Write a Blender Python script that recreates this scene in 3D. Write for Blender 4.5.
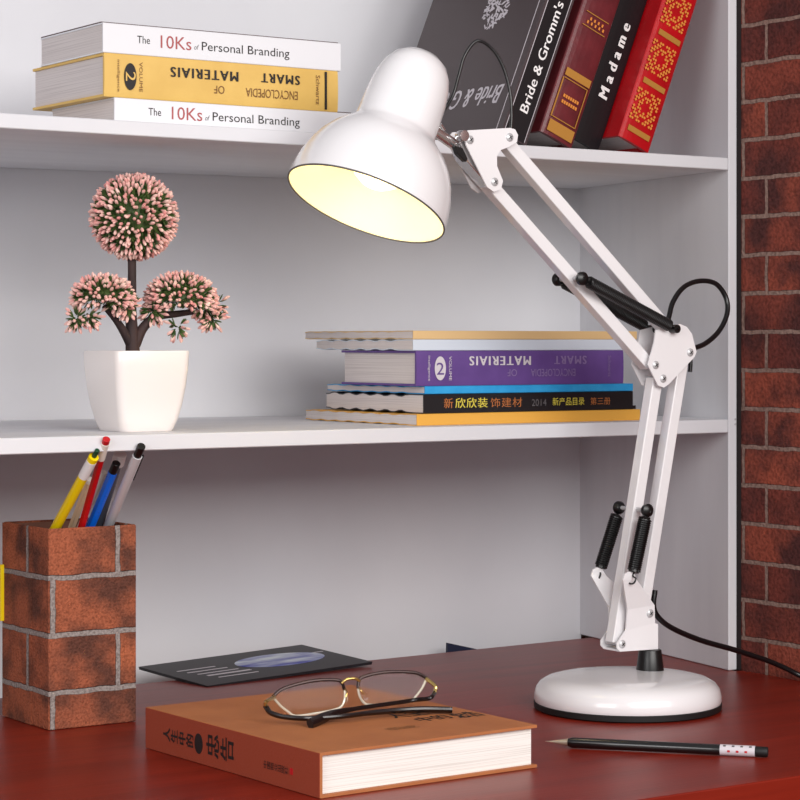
import bpy, bmesh, math, random
from mathutils import Vector, Matrix
from mathutils.geometry import tessellate_polygon
random.seed(7)
for o in list(bpy.data.objects): bpy.data.objects.remove(o)
S = bpy.context.scene; C = S.collection
R = math.radians

# ------------------------------------------------ camera, world, lights, exposure
cam = bpy.data.cameras.new('camera'); camo = bpy.data.objects.new('camera', cam); C.objects.link(camo)
cam.sensor_width = 36; cam.lens = 2250/800*36; cam.shift_y = -0.0725; cam.clip_start = .05
camo.location = (0, 0, .3523); camo.rotation_euler = (R(90), 0, R(-34.285)); S.camera = camo
W = bpy.data.worlds.new('world'); S.world = W; W.use_nodes = True
W.node_tree.nodes['Background'].inputs[0].default_value = (.97, .96, 1, 1)
W.node_tree.nodes['Background'].inputs[1].default_value = .40
S.view_settings.view_transform = 'Standard'; S.view_settings.look = 'None'; S.view_settings.gamma = 1
S.view_settings.use_curve_mapping = False; S.view_settings.exposure = -.04
def area(name, loc, target, sx, sy, e, col):
    l = bpy.data.lights.new(name, 'AREA'); l.shape = 'RECTANGLE'; l.size = sx; l.size_y = sy; l.energy = e; l.color = col
    o = bpy.data.objects.new(name, l); C.objects.link(o); o.location = loc
    o.rotation_euler = (Vector(target)-Vector(loc)).to_track_quat('-Z', 'Y').to_euler(); return o
area('studio_softbox', (.95, -.60, 1.10), (1.3, 1.9, .35), 2.1, 1.0, 58, (1, .97, .945))
area('left_fill', (-.75, .75, .75), (1.5, 1.95, .35), 1.0, .8, 14, (1, .985, .98))  # added fill from the left to brighten left-facing sides, no window there

# ------------------------------------------------ materials
def lin(c):
    return tuple(((v/255/12.92) if v/255 <= .04045 else ((v/255+.055)/1.055)**2.4) for v in c) + (1,)
def mat(name, rgb, rough=.5, metal=0, coat=0, rgb2=None, nscale=40, bump=0, bscale=200, stretch=(1, 1, 1), spec=.5):
    m = bpy.data.materials.new(name); m.use_nodes = True; nt = m.node_tree; b = nt.nodes['Principled BSDF']
    b.inputs['Base Color'].default_value = lin(rgb); b.inputs['Roughness'].default_value = rough
    b.inputs['Metallic'].default_value = metal; b.inputs['Coat Weight'].default_value = coat
    b.inputs['Specular IOR Level'].default_value = spec
    if rgb2 or bump:
        tc = nt.nodes.new('ShaderNodeTexCoord'); mp = nt.nodes.new('ShaderNodeMapping'); mp.inputs['Scale'].default_value = stretch
        nt.links.new(tc.outputs['Object'], mp.inputs[0])
    if rgb2:
        n = nt.nodes.new('ShaderNodeTexNoise'); n.inputs['Scale'].default_value = nscale; n.inputs['Detail'].default_value = 5
        nt.links.new(mp.outputs[0], n.inputs['Vector'])
        r = nt.nodes.new('ShaderNodeValToRGB'); r.color_ramp.elements[0].position = .35; r.color_ramp.elements[1].position = .65
        r.color_ramp.elements[0].color = lin(rgb); r.color_ramp.elements[1].color = lin(rgb2)
        nt.links.new(n.outputs['Fac'], r.inputs[0]); nt.links.new(r.outputs[0], b.inputs['Base Color'])
    if bump:
        n = nt.nodes.new('ShaderNodeTexNoise'); n.inputs['Scale'].default_value = bscale; n.inputs['Detail'].default_value = 3
        nt.links.new(mp.outputs[0], n.inputs['Vector'])
        bp = nt.nodes.new('ShaderNodeBump'); bp.inputs['Strength'].default_value = bump; bp.inputs['Distance'].default_value = .001
        nt.links.new(n.outputs['Fac'], bp.inputs['Height']); nt.links.new(bp.outputs[0], b.inputs['Normal'])
    return m
def page_mat(name, rgb, rgb2, axis=(0, 0, 1)):
    m = mat(name, rgb, .8, spec=.2); nt = m.node_tree; b = nt.nodes['Principled BSDF']
    tc = nt.nodes.new('ShaderNodeTexCoord'); mp = nt.nodes.new('ShaderNodeMapping'); mp.inputs['Scale'].default_value = (6, 6, 1400)
    n = nt.nodes.new('ShaderNodeTexNoise'); n.inputs['Scale'].default_value = 1; n.inputs['Detail'].default_value = 2
    nt.links.new(tc.outputs['Object'], mp.inputs[0]); nt.links.new(mp.outputs[0], n.inputs['Vector'])
    r = nt.nodes.new('ShaderNodeValToRGB'); r.color_ramp.elements[0].position = .38; r.color_ramp.elements[1].position = .5
    r.color_ramp.elements[0].color = lin(rgb2); r.color_ramp.elements[1].color = lin(rgb)
    nt.links.new(n.outputs['Fac'], r.inputs[0]); nt.links.new(r.outputs[0], b.inputs['Base Color'])
    return m
def brick_mat(name, plane, width, row, mortar, off, y0, z0, c1, c2, c3, cm, bump=.6, patch=14, speck=260, flip=0):
    """bricks on an upright surface; plane 'YZ', 'XZ' or 'box' picks the running coordinate"""
    m = mat(name, c1, .85, spec=.25); nt = m.node_tree; b = nt.nodes['Principled BSDF']; N = nt.nodes.new; Lk = nt.links.new
    tc = N('ShaderNodeTexCoord'); sp = N('ShaderNodeSeparateXYZ'); Lk(tc.outputs['Object'], sp.inputs[0])
    if plane == 'box':
        run = N('ShaderNodeMath'); run.operation = 'SUBTRACT'; Lk(sp.outputs[0], run.inputs[0]); Lk(sp.outputs[1], run.inputs[1]); ro = run.outputs[0]
    else: ro = sp.outputs[1 if plane == 'YZ' else 0]
    a = N('ShaderNodeMath'); a.operation = 'SUBTRACT'; a.inputs[1].default_value = y0; Lk(ro, a.inputs[0])
    z = N('ShaderNodeMath'); z.operation = 'SUBTRACT'; z.inputs[1].default_value = z0; Lk(sp.outputs[2], z.inputs[0])
    cb = N('ShaderNodeCombineXYZ'); Lk(a.outputs[0], cb.inputs[0]); Lk(z.outputs[0], cb.inputs[1])
    wn = N('ShaderNodeTexNoise'); wn.inputs['Scale'].default_value = 60; wn.inputs['Detail'].default_value = 3; Lk(tc.outputs['Object'], wn.inputs['Vector'])
    wo = N('ShaderNodeVectorMath'); wo.operation = 'SCALE'; wo.inputs['Scale'].default_value = .0035; Lk(wn.outputs['Color'], wo.inputs[0])
    ad = N('ShaderNodeVectorMath'); ad.operation = 'ADD'; Lk(cb.outputs[0], ad.inputs[0]); Lk(wo.outputs[0], ad.inputs[1])
    br = N('ShaderNodeTexBrick'); br.offset = off; br.offset_frequency = 2; br.squash = 1
    br.inputs['Scale'].default_value = 1; br.inputs['Brick Width'].default_value = width; br.inputs['Row Height'].default_value = row
    br.inputs['Mortar Size'].default_value = mortar; br.inputs['Mortar Smooth'].default_value = .25; br.inputs['Bias'].default_value = 0
    br.inputs['Color1'].default_value = lin(c1); br.inputs['Color2'].default_value = lin(c2); br.inputs['Mortar'].default_value = lin(cm)
    Lk(ad.outputs[0], br.inputs['Vector'])
    n = N('ShaderNodeTexNoise'); n.inputs['Scale'].default_value = patch; n.inputs['Detail'].default_value = 6; Lk(tc.outputs['Object'], n.inputs['Vector'])
    r = N('ShaderNodeValToRGB'); r.color_ramp.elements[0].position = .42; r.color_ramp.elements[1].position = .62; Lk(n.outputs['Fac'], r.inputs[0])
    mx = N('ShaderNodeMix'); mx.data_type = 'RGBA'; Lk(r.outputs[0], mx.inputs[0]); Lk(br.outputs['Color'], mx.inputs[6]); mx.inputs[7].default_value = lin(c3)
    iv = N('ShaderNodeMix'); iv.data_type = 'RGBA'; Lk(br.outputs['Fac'], iv.inputs[0]); Lk(mx.outputs[2], iv.inputs[6]); iv.inputs[7].default_value = lin(cm)
    s = N('ShaderNodeTexNoise'); s.inputs['Scale'].default_value = speck; s.inputs['Detail'].default_value = 4; Lk(tc.outputs['Object'], s.inputs['Vector'])
    sr = N('ShaderNodeValToRGB'); sr.color_ramp.elements[0].position = .3; sr.color_ramp.elements[1].position = .6
    sr.color_ramp.elements[0].color = (.45, .42, .4, 1); sr.color_ramp.elements[1].color = (1, 1, 1, 1); Lk(s.outputs['Fac'], sr.inputs[0])
    mu = N('ShaderNodeMix'); mu.data_type = 'RGBA'; mu.blend_type = 'MULTIPLY'; mu.inputs[0].default_value = .8
    Lk(iv.outputs[2], mu.inputs[6]); Lk(sr.outputs[0], mu.inputs[7]); Lk(mu.outputs[2], b.inputs['Base Color'])
    h = N('ShaderNodeMath'); h.operation = 'MULTIPLY_ADD'; h.inputs[1].default_value = -1.6; Lk(br.outputs['Fac'], h.inputs[0]); Lk(s.outputs['Fac'], h.inputs[2])
    bp = N('ShaderNodeBump'); bp.inputs['Strength'].default_value = bump; bp.inputs['Distance'].default_value = .002
    Lk(h.outputs[0], bp.inputs['Height']); Lk(bp.outputs[0], b.inputs['Normal'])
    return m
def glass_mat(name, rough=0, tint=(250, 250, 250), ior=1.45):
    m = mat(name, tint, rough); b = m.node_tree.nodes['Principled BSDF']; b.inputs['Transmission Weight'].default_value = 1
    b.inputs['IOR'].default_value = ior; return m
def emit_mat(name, rgb, s):
    m = mat(name, rgb); b = m.node_tree.nodes['Principled BSDF']; b.inputs['Emission Color'].default_value = lin(rgb)
    b.inputs['Emission Strength'].default_value = s; return m
def wood_mat(name, a, b_, rough):
    m = mat(name, a, rough, coat=.06, spec=.26, bump=.15, bscale=30, stretch=(1, 14, 14)); nt = m.node_tree; b = nt.nodes['Principled BSDF']
    N = nt.nodes.new; Lk = nt.links.new
    b.inputs['Coat Roughness'].default_value = .3
    tc = N('ShaderNodeTexCoord'); mp = N('ShaderNodeMapping'); mp.inputs['Scale'].default_value = (2.2, 26, 26); Lk(tc.outputs['Object'], mp.inputs[0])
    n = N('ShaderNodeTexNoise'); n.inputs['Scale'].default_value = 1.6; n.inputs['Detail'].default_value = 8; n.inputs['Distortion'].default_value = .8
    Lk(mp.outputs[0], n.inputs['Vector'])
    r = N('ShaderNodeValToRGB'); r.color_ramp.elements[0].position = .3; r.color_ramp.elements[1].position = .7
    r.color_ramp.elements[0].color = lin(a); r.color_ramp.elements[1].color = lin(b_); Lk(n.outputs['Fac'], r.inputs[0]); Lk(r.outputs[0], b.inputs['Base Color'])
    return m
M = {}
M['shelf'] = mat('painted_board', (222, 222, 226), .55, rgb2=(212, 212, 217), nscale=3, bump=.08, bscale=60, stretch=(1, 6, 1))
M['desk'] = wood_mat('mahogany_veneer', (110, 25, 14), (136, 36, 20), .36)
M['wallw'] = mat('wall_plaster', (205, 203, 205), .8, bump=.1)
M['floor'] = mat('floor_boards', (120, 95, 75), .5, rgb2=(100, 78, 60), nscale=6, stretch=(1, 8, 1))
M['brick'] = brick_mat('red_brick', 'YZ', .122, .0410, .0026, .71, 1.7535, .0369, (112, 54, 48), (168, 84, 64), (84, 46, 44), (150, 124, 114), bump=.8, patch=18)
M['gap_shade'] = mat('painted_gap_shade', (26, 16, 18), .9)  # near-black colour standing in for shade beside the side panel
M['paint'] = mat('white_enamel', (236, 234, 236), .22, coat=.5)
M['paintin'] = mat('inner_reflector', (250, 240, 205), .45)
M['black'] = mat('black_plastic', (14, 14, 15), .35)
M['rubber'] = mat('black_rubber', (12, 12, 13), .6)
M['wire'] = mat('cable_sheath', (16, 16, 18), .3)
M['chrome'] = mat('chrome', (222, 220, 220), .18, metal=.9)
M['steel'] = mat('screw_steel', (196, 196, 198), .4, metal=.35)
M['greywire'] = mat('grey_edge', (90, 86, 84), .5)
M['bulb'] = emit_mat('glowing_bulb', (255, 236, 180), 1.6)
M['pot'] = mat('glazed_ceramic', (240, 232, 228), .28, coat=.3)
M['soil'] = mat('potting_soil', (60, 45, 35), .95, bump=.8)
M['bark'] = mat('dark_bark', (62, 42, 40), .75, rgb2=(42, 28, 30), nscale=80, bump=.6, bscale=150, stretch=(1, 1, .2))
M['leaf'] = mat('green_needles', (52, 78, 34), .55, rgb2=(82, 104, 52), nscale=90)
M['bud'] = mat('pink_buds', (224, 150, 146), .5, rgb2=(248, 212, 200), nscale=120)
M['pages'] = page_mat('page_edges', (214, 206, 204), (196, 187, 186))
M['pagew'] = page_mat('white_page_edges', (244, 241, 236), (224, 220, 214))
M['white_cover'] = mat('white_book_cover', (226, 226, 230), .45)
M['dark_cover'] = mat('dark_brown_cover', (74, 50, 48), .5)
M['yellow_cover'] = mat('yellow_book_cover', (224, 184, 98), .5, rgb2=(216, 175, 90), nscale=30)
M['tan_cover'] = mat('tan_cover', (218, 184, 132), .5)
M['mustard'] = mat('mustard_cover', (222, 164, 66), .5)
M['bluewhite'] = mat('pale_blue_cover', (205, 214, 226), .45)
M['purple'] = mat('purple_cover', (98, 68, 138), .5, rgb2=(90, 61, 129), nscale=40)
M['cyan'] = mat('bright_blue_cover', (34, 148, 210), .45, rgb2=(46, 160, 220), nscale=60)
M['blackc'] = mat('black_cover', (18, 16, 20), .4)
M['greyc'] = mat('charcoal_cover', (70, 58, 60), .35)
M['maroon'] = mat('maroon_leather', (108, 38, 44), .35, rgb2=(92, 32, 38), nscale=50, bump=.2)
M['red'] = mat('red_leather', (188, 10, 22), .35, rgb2=(170, 8, 18), nscale=40, bump=.15)
M['gold'] = mat('gold_foil', (214, 156, 74), .35, metal=.45)
M['goldink'] = mat('gold_ink', (222, 138, 58), .5)
M['brown'] = mat('tan_brown_cover', (180, 112, 66), .62, rgb2=(170, 103, 60), nscale=25, bump=.25, bscale=500)
M['brownsp'] = mat('rust_spine_cloth', (150, 62, 38), .65, bump=.25, bscale=500)
M['ink'] = mat('black_ink', (26, 20, 20), .6)
M['inkgrey'] = mat('grey_ink', (90, 86, 88), .6)
M['inkred'] = mat('rose_ink', (170, 84, 84), .6)
M['inkbrown'] = mat('brown_ink', (120, 80, 40), .6)
M['silver'] = mat('silver_print', (206, 200, 206), .5)
M['dimsilver'] = mat('worn_silver_print', (134, 112, 160), .5)
M['whiteink'] = mat('white_print', (240, 238, 238), .5)
M['yellowink'] = mat('yellow_print', (206, 190, 70), .5)
M['orangeink'] = mat('orange_print', (170, 100, 50), .5)
M['redink'] = mat('red_print', (190, 20, 30), .5)
M['mag'] = mat('black_magazine_cover', (30, 28, 33), .5, rgb2=(22, 20, 25), nscale=20)
M['navy'] = mat('navy_cover', (28, 34, 60), .5)
M['cup'] = brick_mat('brick_print_paper', 'box', .114, .0522, .0028, .425, .952-1.866-.114*.5-.044, .035, (190, 108, 74), (160, 90, 66), (104, 64, 52), (160, 150, 146), bump=.9, patch=26, speck=420)
M['cupin'] = mat('cup_lining', (120, 80, 64), .8)
M['yellow'] = mat('yellow_barrel', (255, 222, 14), .35)
M['penred'] = mat('red_barrel', (200, 18, 26), .3)
M['penblue'] = mat('blue_barrel', (14, 110, 240), .3)
M['pensilver'] = mat('silver_barrel', (222, 222, 226), .35, metal=.15)
M['penwhite'] = mat('white_barrel', (232, 224, 214), .4)
M['green'] = mat('green_cap', (16, 70, 44), .4)
M['clear'] = mat('smoky_barrel', (96, 100, 112), .25)
M['wood'] = mat('bare_wood', (226, 196, 160), .6)
M['eraser'] = mat('white_eraser', (240, 232, 230), .7)
M['rimm'] = mat('gunmetal_frame', (44, 28, 26), .25, metal=.6)
M['palef'] = mat('pale_lower_frame', (226, 218, 200), .25, metal=.35)
M['goldf'] = mat('gold_frame', (206, 176, 110), .2, metal=.9)
M['lens'] = glass_mat('lens_glass', ior=1.12, tint=(255, 255, 255))
M['acet'] = mat('dark_temple', (26, 18, 18), .22)
M['pencilb'] = mat('black_lacquer', (14, 14, 15), .25, coat=.4)
M['lead'] = mat('metal_tip', (190, 176, 158), .3, metal=.6)

# ------------------------------------------------ helpers
def tag(o, label=None, cat=None, group=None, kind=None):
    if label: o['label'] = label
    if cat: o['category'] = cat
    if group: o['group'] = group
    if kind: o['kind'] = kind
    return o
def thing(name, label, cat, mtx=None, group=None):
    o = bpy.data.objects.new(name, None); o.empty_display_size = .02; C.objects.link(o)
    if mtx is not None: o.matrix_world = mtx if isinstance(mtx, Matrix) else Matrix.Translation(Vector(mtx))
    return tag(o, label, cat, group)
def obj(name, bm, m, parent=None, world=False, smooth=False, label=None, root=None):
    """link the bmesh as one object; world=True means its vertices are given in world space (root = the thing's Empty)"""
    if world:
        bm.transform((root or parent).matrix_basis.inverted())
    bmesh.ops.recalc_face_normals(bm, faces=bm.faces)
    me = bpy.data.meshes.new(name); bm.to_mesh(me); bm.free()
    if m is not None: me.materials.append(m)
    if smooth:
        for p in me.polygons: p.use_smooth = True
        try: me.set_sharp_from_angle(angle=R(38))
        except Exception: pass
    o = bpy.data.objects.new(name, me); C.objects.link(o)
    if parent: o.parent = parent
    if label: o['label'] = label
    return o
def B(): return bmesh.new()
def bevel(bm, w, seg=2):
    bmesh.ops.bevel(bm, geom=list(bm.edges), offset=w, segments=seg, affect='EDGES', profile=.5, clamp_overlap=True); return bm
def box(bm, a, b):
    vs = [bm.verts.new((x, y, z)) for x in (a[0], b[0]) for y in (a[1], b[1]) for z in (a[2], b[2])]
    for f in ((0, 1, 3, 2), (4, 6, 7, 5), (0, 4, 5, 1), (2, 3, 7, 6), (0, 2, 6, 4), (1, 5, 7, 3)): bm.faces.new([vs[i] for i in f])
    return bm
def prism(bm, pts, vec):
    """extrude the outline pts (3D points) by vec"""
    vec = Vector(vec); lo = [bm.verts.new(p) for p in pts]; hi = [bm.verts.new(Vector(p)+vec) for p in pts]; n = len(pts)
    if n > 4:
        for a_, b_, c_ in tessellate_polygon([[Vector(p) for p in pts]]):
            bm.faces.new((lo[a_], lo[b_], lo[c_])); bm.faces.new((hi[c_], hi[b_], hi[a_]))
    else: bm.faces.new(lo); bm.faces.new(hi[::-1])
    for i in range(n): bm.faces.new((lo[i], hi[i], hi[(i+1) % n], lo[(i+1) % n]))
    return bm
def lathe(bm, prof, mtx=None, seg=48, capa=True):
    """prof = [(r, h)...] turned about the local z axis"""
    mtx = mtx or Matrix(); rings = []
    for r, h in prof:
        if r < 1e-6: rings.append([bm.verts.new(mtx @ Vector((0, 0, h)))])
        else: rings.append([bm.verts.new(mtx @ Vector((r*math.cos(2*math.pi*k/seg), r*math.sin(2*math.pi*k/seg), h))) for k in range(seg)])
    for a, b in zip(rings, rings[1:]):
        for k in range(seg):
            k2 = (k+1) % seg
            if len(a) == 1 and len(b) == 1: continue
            if len(a) == 1: bm.faces.new((a[0], b[k], b[k2]))
            elif len(b) == 1: bm.faces.new((a[k], b[0], a[k2]))
            else: bm.faces.new((a[k], b[k], b[k2], a[k2]))
    return bm
def frame(p, d, up=(0, 0, 1)):
    """matrix at p whose z axis runs along d"""
    z = Vector(d).normalized(); u = Vector(up)
    if abs(z.dot(u)) > .98: u = Vector((1, 0, 0))
    x = u.cross(z).normalized(); y = z.cross(x)
    return Matrix(((x.x, y.x, z.x, p[0]), (x.y, y.y, z.y, p[1]), (x.z, y.z, z.z, p[2]), (0, 0, 0, 1)))
def rod(bm, a, b, r, r2=None, seg=20):
    a = Vector(a); b = Vector(b); L = (b-a).length; r2 = r if r2 is None else r2
    return lathe(bm, [(0, 0), (r, 0), (r2, L), (0, L)], frame(a, b-a), seg)
def smooth_path(pts, n=8):
    P = [Vector(p) for p in pts]; P = [2*P[0]-P[1]]+P+[2*P[-1]-P[-2]]; out = []
    for i in range(1, len(P)-2):
        for k in range(n):
            t = k/n
            out.append(.5*((2*P[i])+(P[i+1]-P[i-1])*t+(2*P[i-1]-5*P[i]+4*P[i+1]-P[i+2])*t*t+(3*P[i]-P[i-1]-3*P[i+1]+P[i+2])*t**3))
    out.append(P[-2]); return out
def tube(bm, pts, r, seg=10, n=8, closed=False, flat=1):
    P = smooth_path(pts, n) if n else [Vector(p) for p in pts]
    if closed and n: P = P[:-1] if (P[0]-P[-1]).length < 1e-6 else P
    rings = []; nrm = None; N = len(P)
    for i, p in enumerate(P):
        if closed: t = (P[(i+1) % N]-P[i-1]).normalized()
        else: t = (P[min(i+1, N-1)]-P[max(i-1, 0)]).normalized()
        if nrm is None: nrm = t.orthogonal().normalized()
        nrm = (nrm-t*nrm.dot(t)).normalized(); bn = t.cross(nrm)
        rr = r(i/(N-1)) if callable(r) else r
        rings.append([bm.verts.new(p+nrm*rr*math.cos(2*math.pi*k/seg)+bn*rr*flat*math.sin(2*math.pi*k/seg)) for k in range(seg)])
    rng = range(N) if closed else range(N-1)
    for i in rng:
        a, b = rings[i], rings[(i+1) % N]
        for k in range(seg): bm.faces.new((a[k], b[k], b[(k+1) % seg], a[(k+1) % seg]))
    if not closed: bm.faces.new(rings[0]); bm.faces.new(rings[-1][::-1])
    return bm
def basis(o, x, y, z):
    x, y, z = Vector(x), Vector(y), Vector(z)
    return Matrix(((x.x, y.x, z.x, o[0]), (x.y, y.y, z.y, o[1]), (x.z, y.z, z.z, o[2]), (0, 0, 0, 1)))
def lettering(name, body, parent, m, o, xdir, up, w, h, bold=0, spacing=1, shear=0, label=None, lift=.00025, line=1):
    """raised printed text, fitted to w x h, its lower left corner at o in the parent's space"""
    cu = bpy.data.curves.new(name, 'FONT'); cu.body = body; cu.size = 1; cu.space_character = spacing; cu.shear = shear; cu.space_line = line
    cu.resolution_u = 3
    t = bpy.data.objects.new(name+'_src', cu); C.objects.link(t); bpy.context.view_layer.update()
    me = bpy.data.meshes.new_from_object(t.evaluated_get(bpy.context.evaluated_depsgraph_get()))
    bpy.data.objects.remove(t)
    xs = [v.co.x for v in me.vertices]; ys = [v.co.y for v in me.vertices]
    if not xs: return
    x0, x1, y0, y1 = min(xs), max(xs), min(ys), max(ys); X = Vector(xdir); U = Vector(up); Nn = X.cross(U); O = Vector(o)+Nn*lift
    bm = B(); bm.from_mesh(me)
    for v in bm.verts: v.co = O + X*((v.co.x-x0)/(x1-x0)*w) + U*((v.co.y-y0)/(y1-y0)*h)
    if bold:      # a heavier weight: the strokes printed again a hair to the side
        src = bmesh.ops.duplicate(bm, geom=bm.verts[:]+bm.edges[:]+bm.faces[:])['geom']
        for v in src:
            if isinstance(v, bmesh.types.BMVert): v.co += X*(w/(x1-x0)*bold*2.6)+Nn*.00002
    bpy.data.meshes.remove(me)
    me = bpy.data.meshes.new(name); bm.to_mesh(me); bm.free(); me.materials.append(m)
    ob = bpy.data.objects.new(name, me); C.objects.link(ob); ob.parent = parent
    if label: ob['label'] = label
    return ob
def patch(name, parent, m, o, xdir, up, w, h, lift=.0003, label=None, ell=False):
    """a thin printed or foil panel on a surface (rectangle or ellipse), 0.2 mm thick"""
    X = Vector(xdir); U = Vector(up); Nn = X.cross(U); O = Vector(o); bm = B()
    if ell: pts = [O+X*(w/2+w/2*math.cos(a*math.pi/18))+U*(h/2+h/2*math.sin(a*math.pi/18)) for a in range(36)]
    else: pts = [O, O+X*w, O+X*w+U*h, O+U*h]
    prism(bm, pts, Nn*lift); return obj(name, bm, m, parent, label=label)

# ------------------------------------------------ the setting
def struct(name, bm, m): return tag(obj(name, bm, m), kind='structure')
struct('floor', box(B(), (-1.5, -1.6, -.80), (2.2, 2.6, -.74)), M['floor'])
struct('wall_back', box(B(), (-1.5, 2.36, -.74), (1.85, 2.42, 1.7)), M['wallw'])
bm = B()
prism(bm, [(1.6645, .55, -.74), (1.6645, 1.795, -.74), (1.775, 2.36, -.74), (1.85, 2.36, -.74), (1.85, .55, -.74)], (0, 0, 2.44))
struct('wall_right', bm, M['brick'])
struct('shade_strip_1', box(B(), (1.6605, 1.7905, .0005), (1.6643, 1.7965, .86)), M['gap_shade'])  # shadow between side panel and brick wall, painted as a thin dark strip

# ------------------------------------------------ desk
desk = thing('desk', 'glossy reddish brown wooden desk standing under the white shelves', 'desk', (1.0, 1.7, -.74))
bm = B(); prism(bm, [(.20, 1.327, -.022), (1.663, 1.327, -.022), (1.663, 1.785, -.022), (1.655, 1.790, -.022), (1.7050, 2.089, -.022), (.20, 2.037, -.022)], (0, 0, .022))
bevel(bm, .0012, 2); obj('desk_top', bm, M['desk'], desk, world=True)
obj('front_apron', bevel(box(B(), (.22, 1.336, -.12), (1.66, 1.352, -.0225)), .001), M['desk'], desk, world=True)
for x in (.24, 1.60):
    for y in (1.36, 1.97): obj('leg', bevel(box(B(), (x, y, -.74), (x+.05, y+.05, -.0225)), .002), M['desk'], desk, world=True)

# ------------------------------------------------ white shelf unit
case = thing('bookcase', 'white painted open shelf unit standing on the back of the desk beside the brick wall', 'bookcase', (1.2, 2.0, 0))
bm = B(); prism(bm, [(1.6485, 1.793, 0.0003), (1.6603, 1.793, 0.0003), (1.7205, 2.130, 0.0003), (1.7075, 2.130, 0.0003)], (0, 0, .92))
obj('side_panel', bevel(bm, .0008, 1), M['shelf'], case, world=True)
obj('back_panel', prism(B(), [(.1, 2.308, -.30), (1.7065, 2.116, -.30), (1.7065, 2.130, -.30), (.1, 2.322, -.30)], (0, 0, 1.22)), M['shelf'], case, world=True)
for z0, z1 in ((.2552, .2694), (.5365, .5495), (.90, .915)):
    bm = B(); prism(bm, [(.1, 1.793, z0), (1.6480, 1.793, z0), (1.7020, 2.1145, z0), (.1, 2.3055, z0)], (0, 0, z1-z0))
    obj('shelf', bevel(bm, .0008, 1), M['shelf'], case, world=True)
obj('side_panel', bevel(box(B(), (.085, 1.793, .0003), (.0995, 2.306, .92)), .0008, 1), M['shelf'], case, world=True)
for (x, y, z) in [(1.6577, 1.7930, 0.2696), (1.6577, 1.7930, 0.2643)]:
    bm = B(); rod(bm, (x, 1.7926, z), (x, 1.7918, z), .0011, seg=12); obj('screw_cap', bm, M['steel'], case, world=True)

# ------------------------------------------------ books
def book(name, label, group, mtx, L, D, T, cover, pages, board=.002, inset=.003, rs=.0, wave=0, cat='book', back=None):
    """local x runs along the spine, y into the book, z through its thickness"""
    t = thing(name, label, cat, mtx, group)
    def w(y): return wave*(1-math.cos(y*230))/2*(1 if .02 < y else 0)
    ys = [D*k/28 for k in range(28, -1, -1)] if wave else [D, 0]
    lo = [(y, w(y)) for y in ys if y > board*1.5]; 
    sp = [(board*.5, 0)] if not rs else []
    if rs: arc = [(-rs*math.sin(math.pi*k/10)+.0004, T*(.5-.5*math.cos(math.pi*k/10))) for k in range(11)]
    else: arc = [(.0006, 0), (0, .0006), (0, T-.0006), (.0006, T)]
    outer = lo + arc + [(y, T-v) for y, v in reversed(lo)]
    b2 = board+.0002
    ar2 = [(max(b2-rs*math.sin(math.pi*k/10)*.0+.0, b2), b2+(T-2*b2)*k/10) for k in range(11)] if rs else [(b2, b2), (b2, T-b2)]
    inner = [(y, T-v-b2) for y, v in lo] + ar2[::-1] + [(y, v+b2) for y, v in reversed(lo)]
    bm = B(); prism(bm, [(0, y, z) for y, z in outer+inner], (L, 0, 0)); obj('cover', bm, cover, t)
    lo2 = [(y, w(y)) for y in ys if y < D-inset and y > b2*1.5]
    lo2 = [(D-inset, w(D-inset))]+lo2+[(b2+.0002, 0)]
    bm = B(); prism(bm, [(inset, y, v+b2+.0001) for y, v in lo2]+[(inset, y, T-v-b2-.0001) for y, v in reversed(lo2)], (L-2*inset, 0, 0)); obj('pages', bm, pages, t)
    return t
Xv, Yv, Zv = (1, 0, 0), (0, 1, 0), (0, 0, 1); nX, nY, nZ = (-1, 0, 0), (0, -1, 0), (0, 0, -1)
def flat(x, y, z, deg=0): return Matrix.Translation((x, y, z)) @ Matrix.Rotation(R(deg), 4, 'Z')

# stack on the upper shelf
G1 = 'stack of books on the upper shelf'
def tenks(label, mtx, L, D, T, cov_label=None):
    t = book('book', label, G1, mtx, L, D, T, M['white_cover'], M['pages'], board=.0012, inset=.0006)
    patch('back_cover', t, M['dark_cover'], (.0002, .004, T+.0001), Xv, Yv, L-.0006, D-.0042, .0011, label='dark brown top board')
    lettering('title_lettering', 'The', t, M['ink'], (.0345, 0, T*.40), Xv, Zv, .0130, .0068)
    lettering('title_lettering', '10Ks', t, M['inkred'], (.0585, 0, T*.30), Xv, Zv, .0320, .0118)
    lettering('title_lettering', 'of', t, M['inkgrey'], (.0935, 0, T*.34), Xv, Zv, .0050, .0048, shear=.3)
    lettering('title_lettering', 'Personal Branding', t, M['ink'], (.1015, 0, T*.24), Xv, Zv, .0950, .0105)
    return t
tenks('white book lying on the upper shelf, bottommost of the stack under the yellow book', flat(.932, 1.825, .5495), .258, .13, .0240)
tenks('white book with dark top cover, topmost on the yellow book', flat(.9205, 1.825, .6133), .2545, .130, .0270)
t = book('book', 'yellow volume lying upside down between the two white books', G1, flat(.9215, 1.825, .5737), .2500, .150, .0394, M['yellow_cover'], M['pages'], board=.0022, inset=.002, rs=.0012)
T = .0394
lettering('title_lettering', 'SMART', t, M['ink'], (.2065, -.0012, T*.81), nX, nZ, .042, .0088, bold=.03, spacing=1.25)
lettering('title_lettering', 'MATERIAIS', t, M['ink'], (.139, -.0012, T*.79), nX, nZ, .071, .0092, bold=.03, spacing=1.25)
lettering('title_lettering', 'ENCYCLOPEDIA', t, M['inkbrown'], (.204, -.0012, T*.43), nX, nZ, .057, .0082)
lettering('title_lettering', 'OF', t, M['inkbrown'], (.124, -.0012, T*.43), nX, nZ, .011, .0074)
patch('number_oval', t, M['ink'], (.0195, -.0014, T*.18), Xv, Zv, .0125, T*.62, .0003, ell=True)
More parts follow.
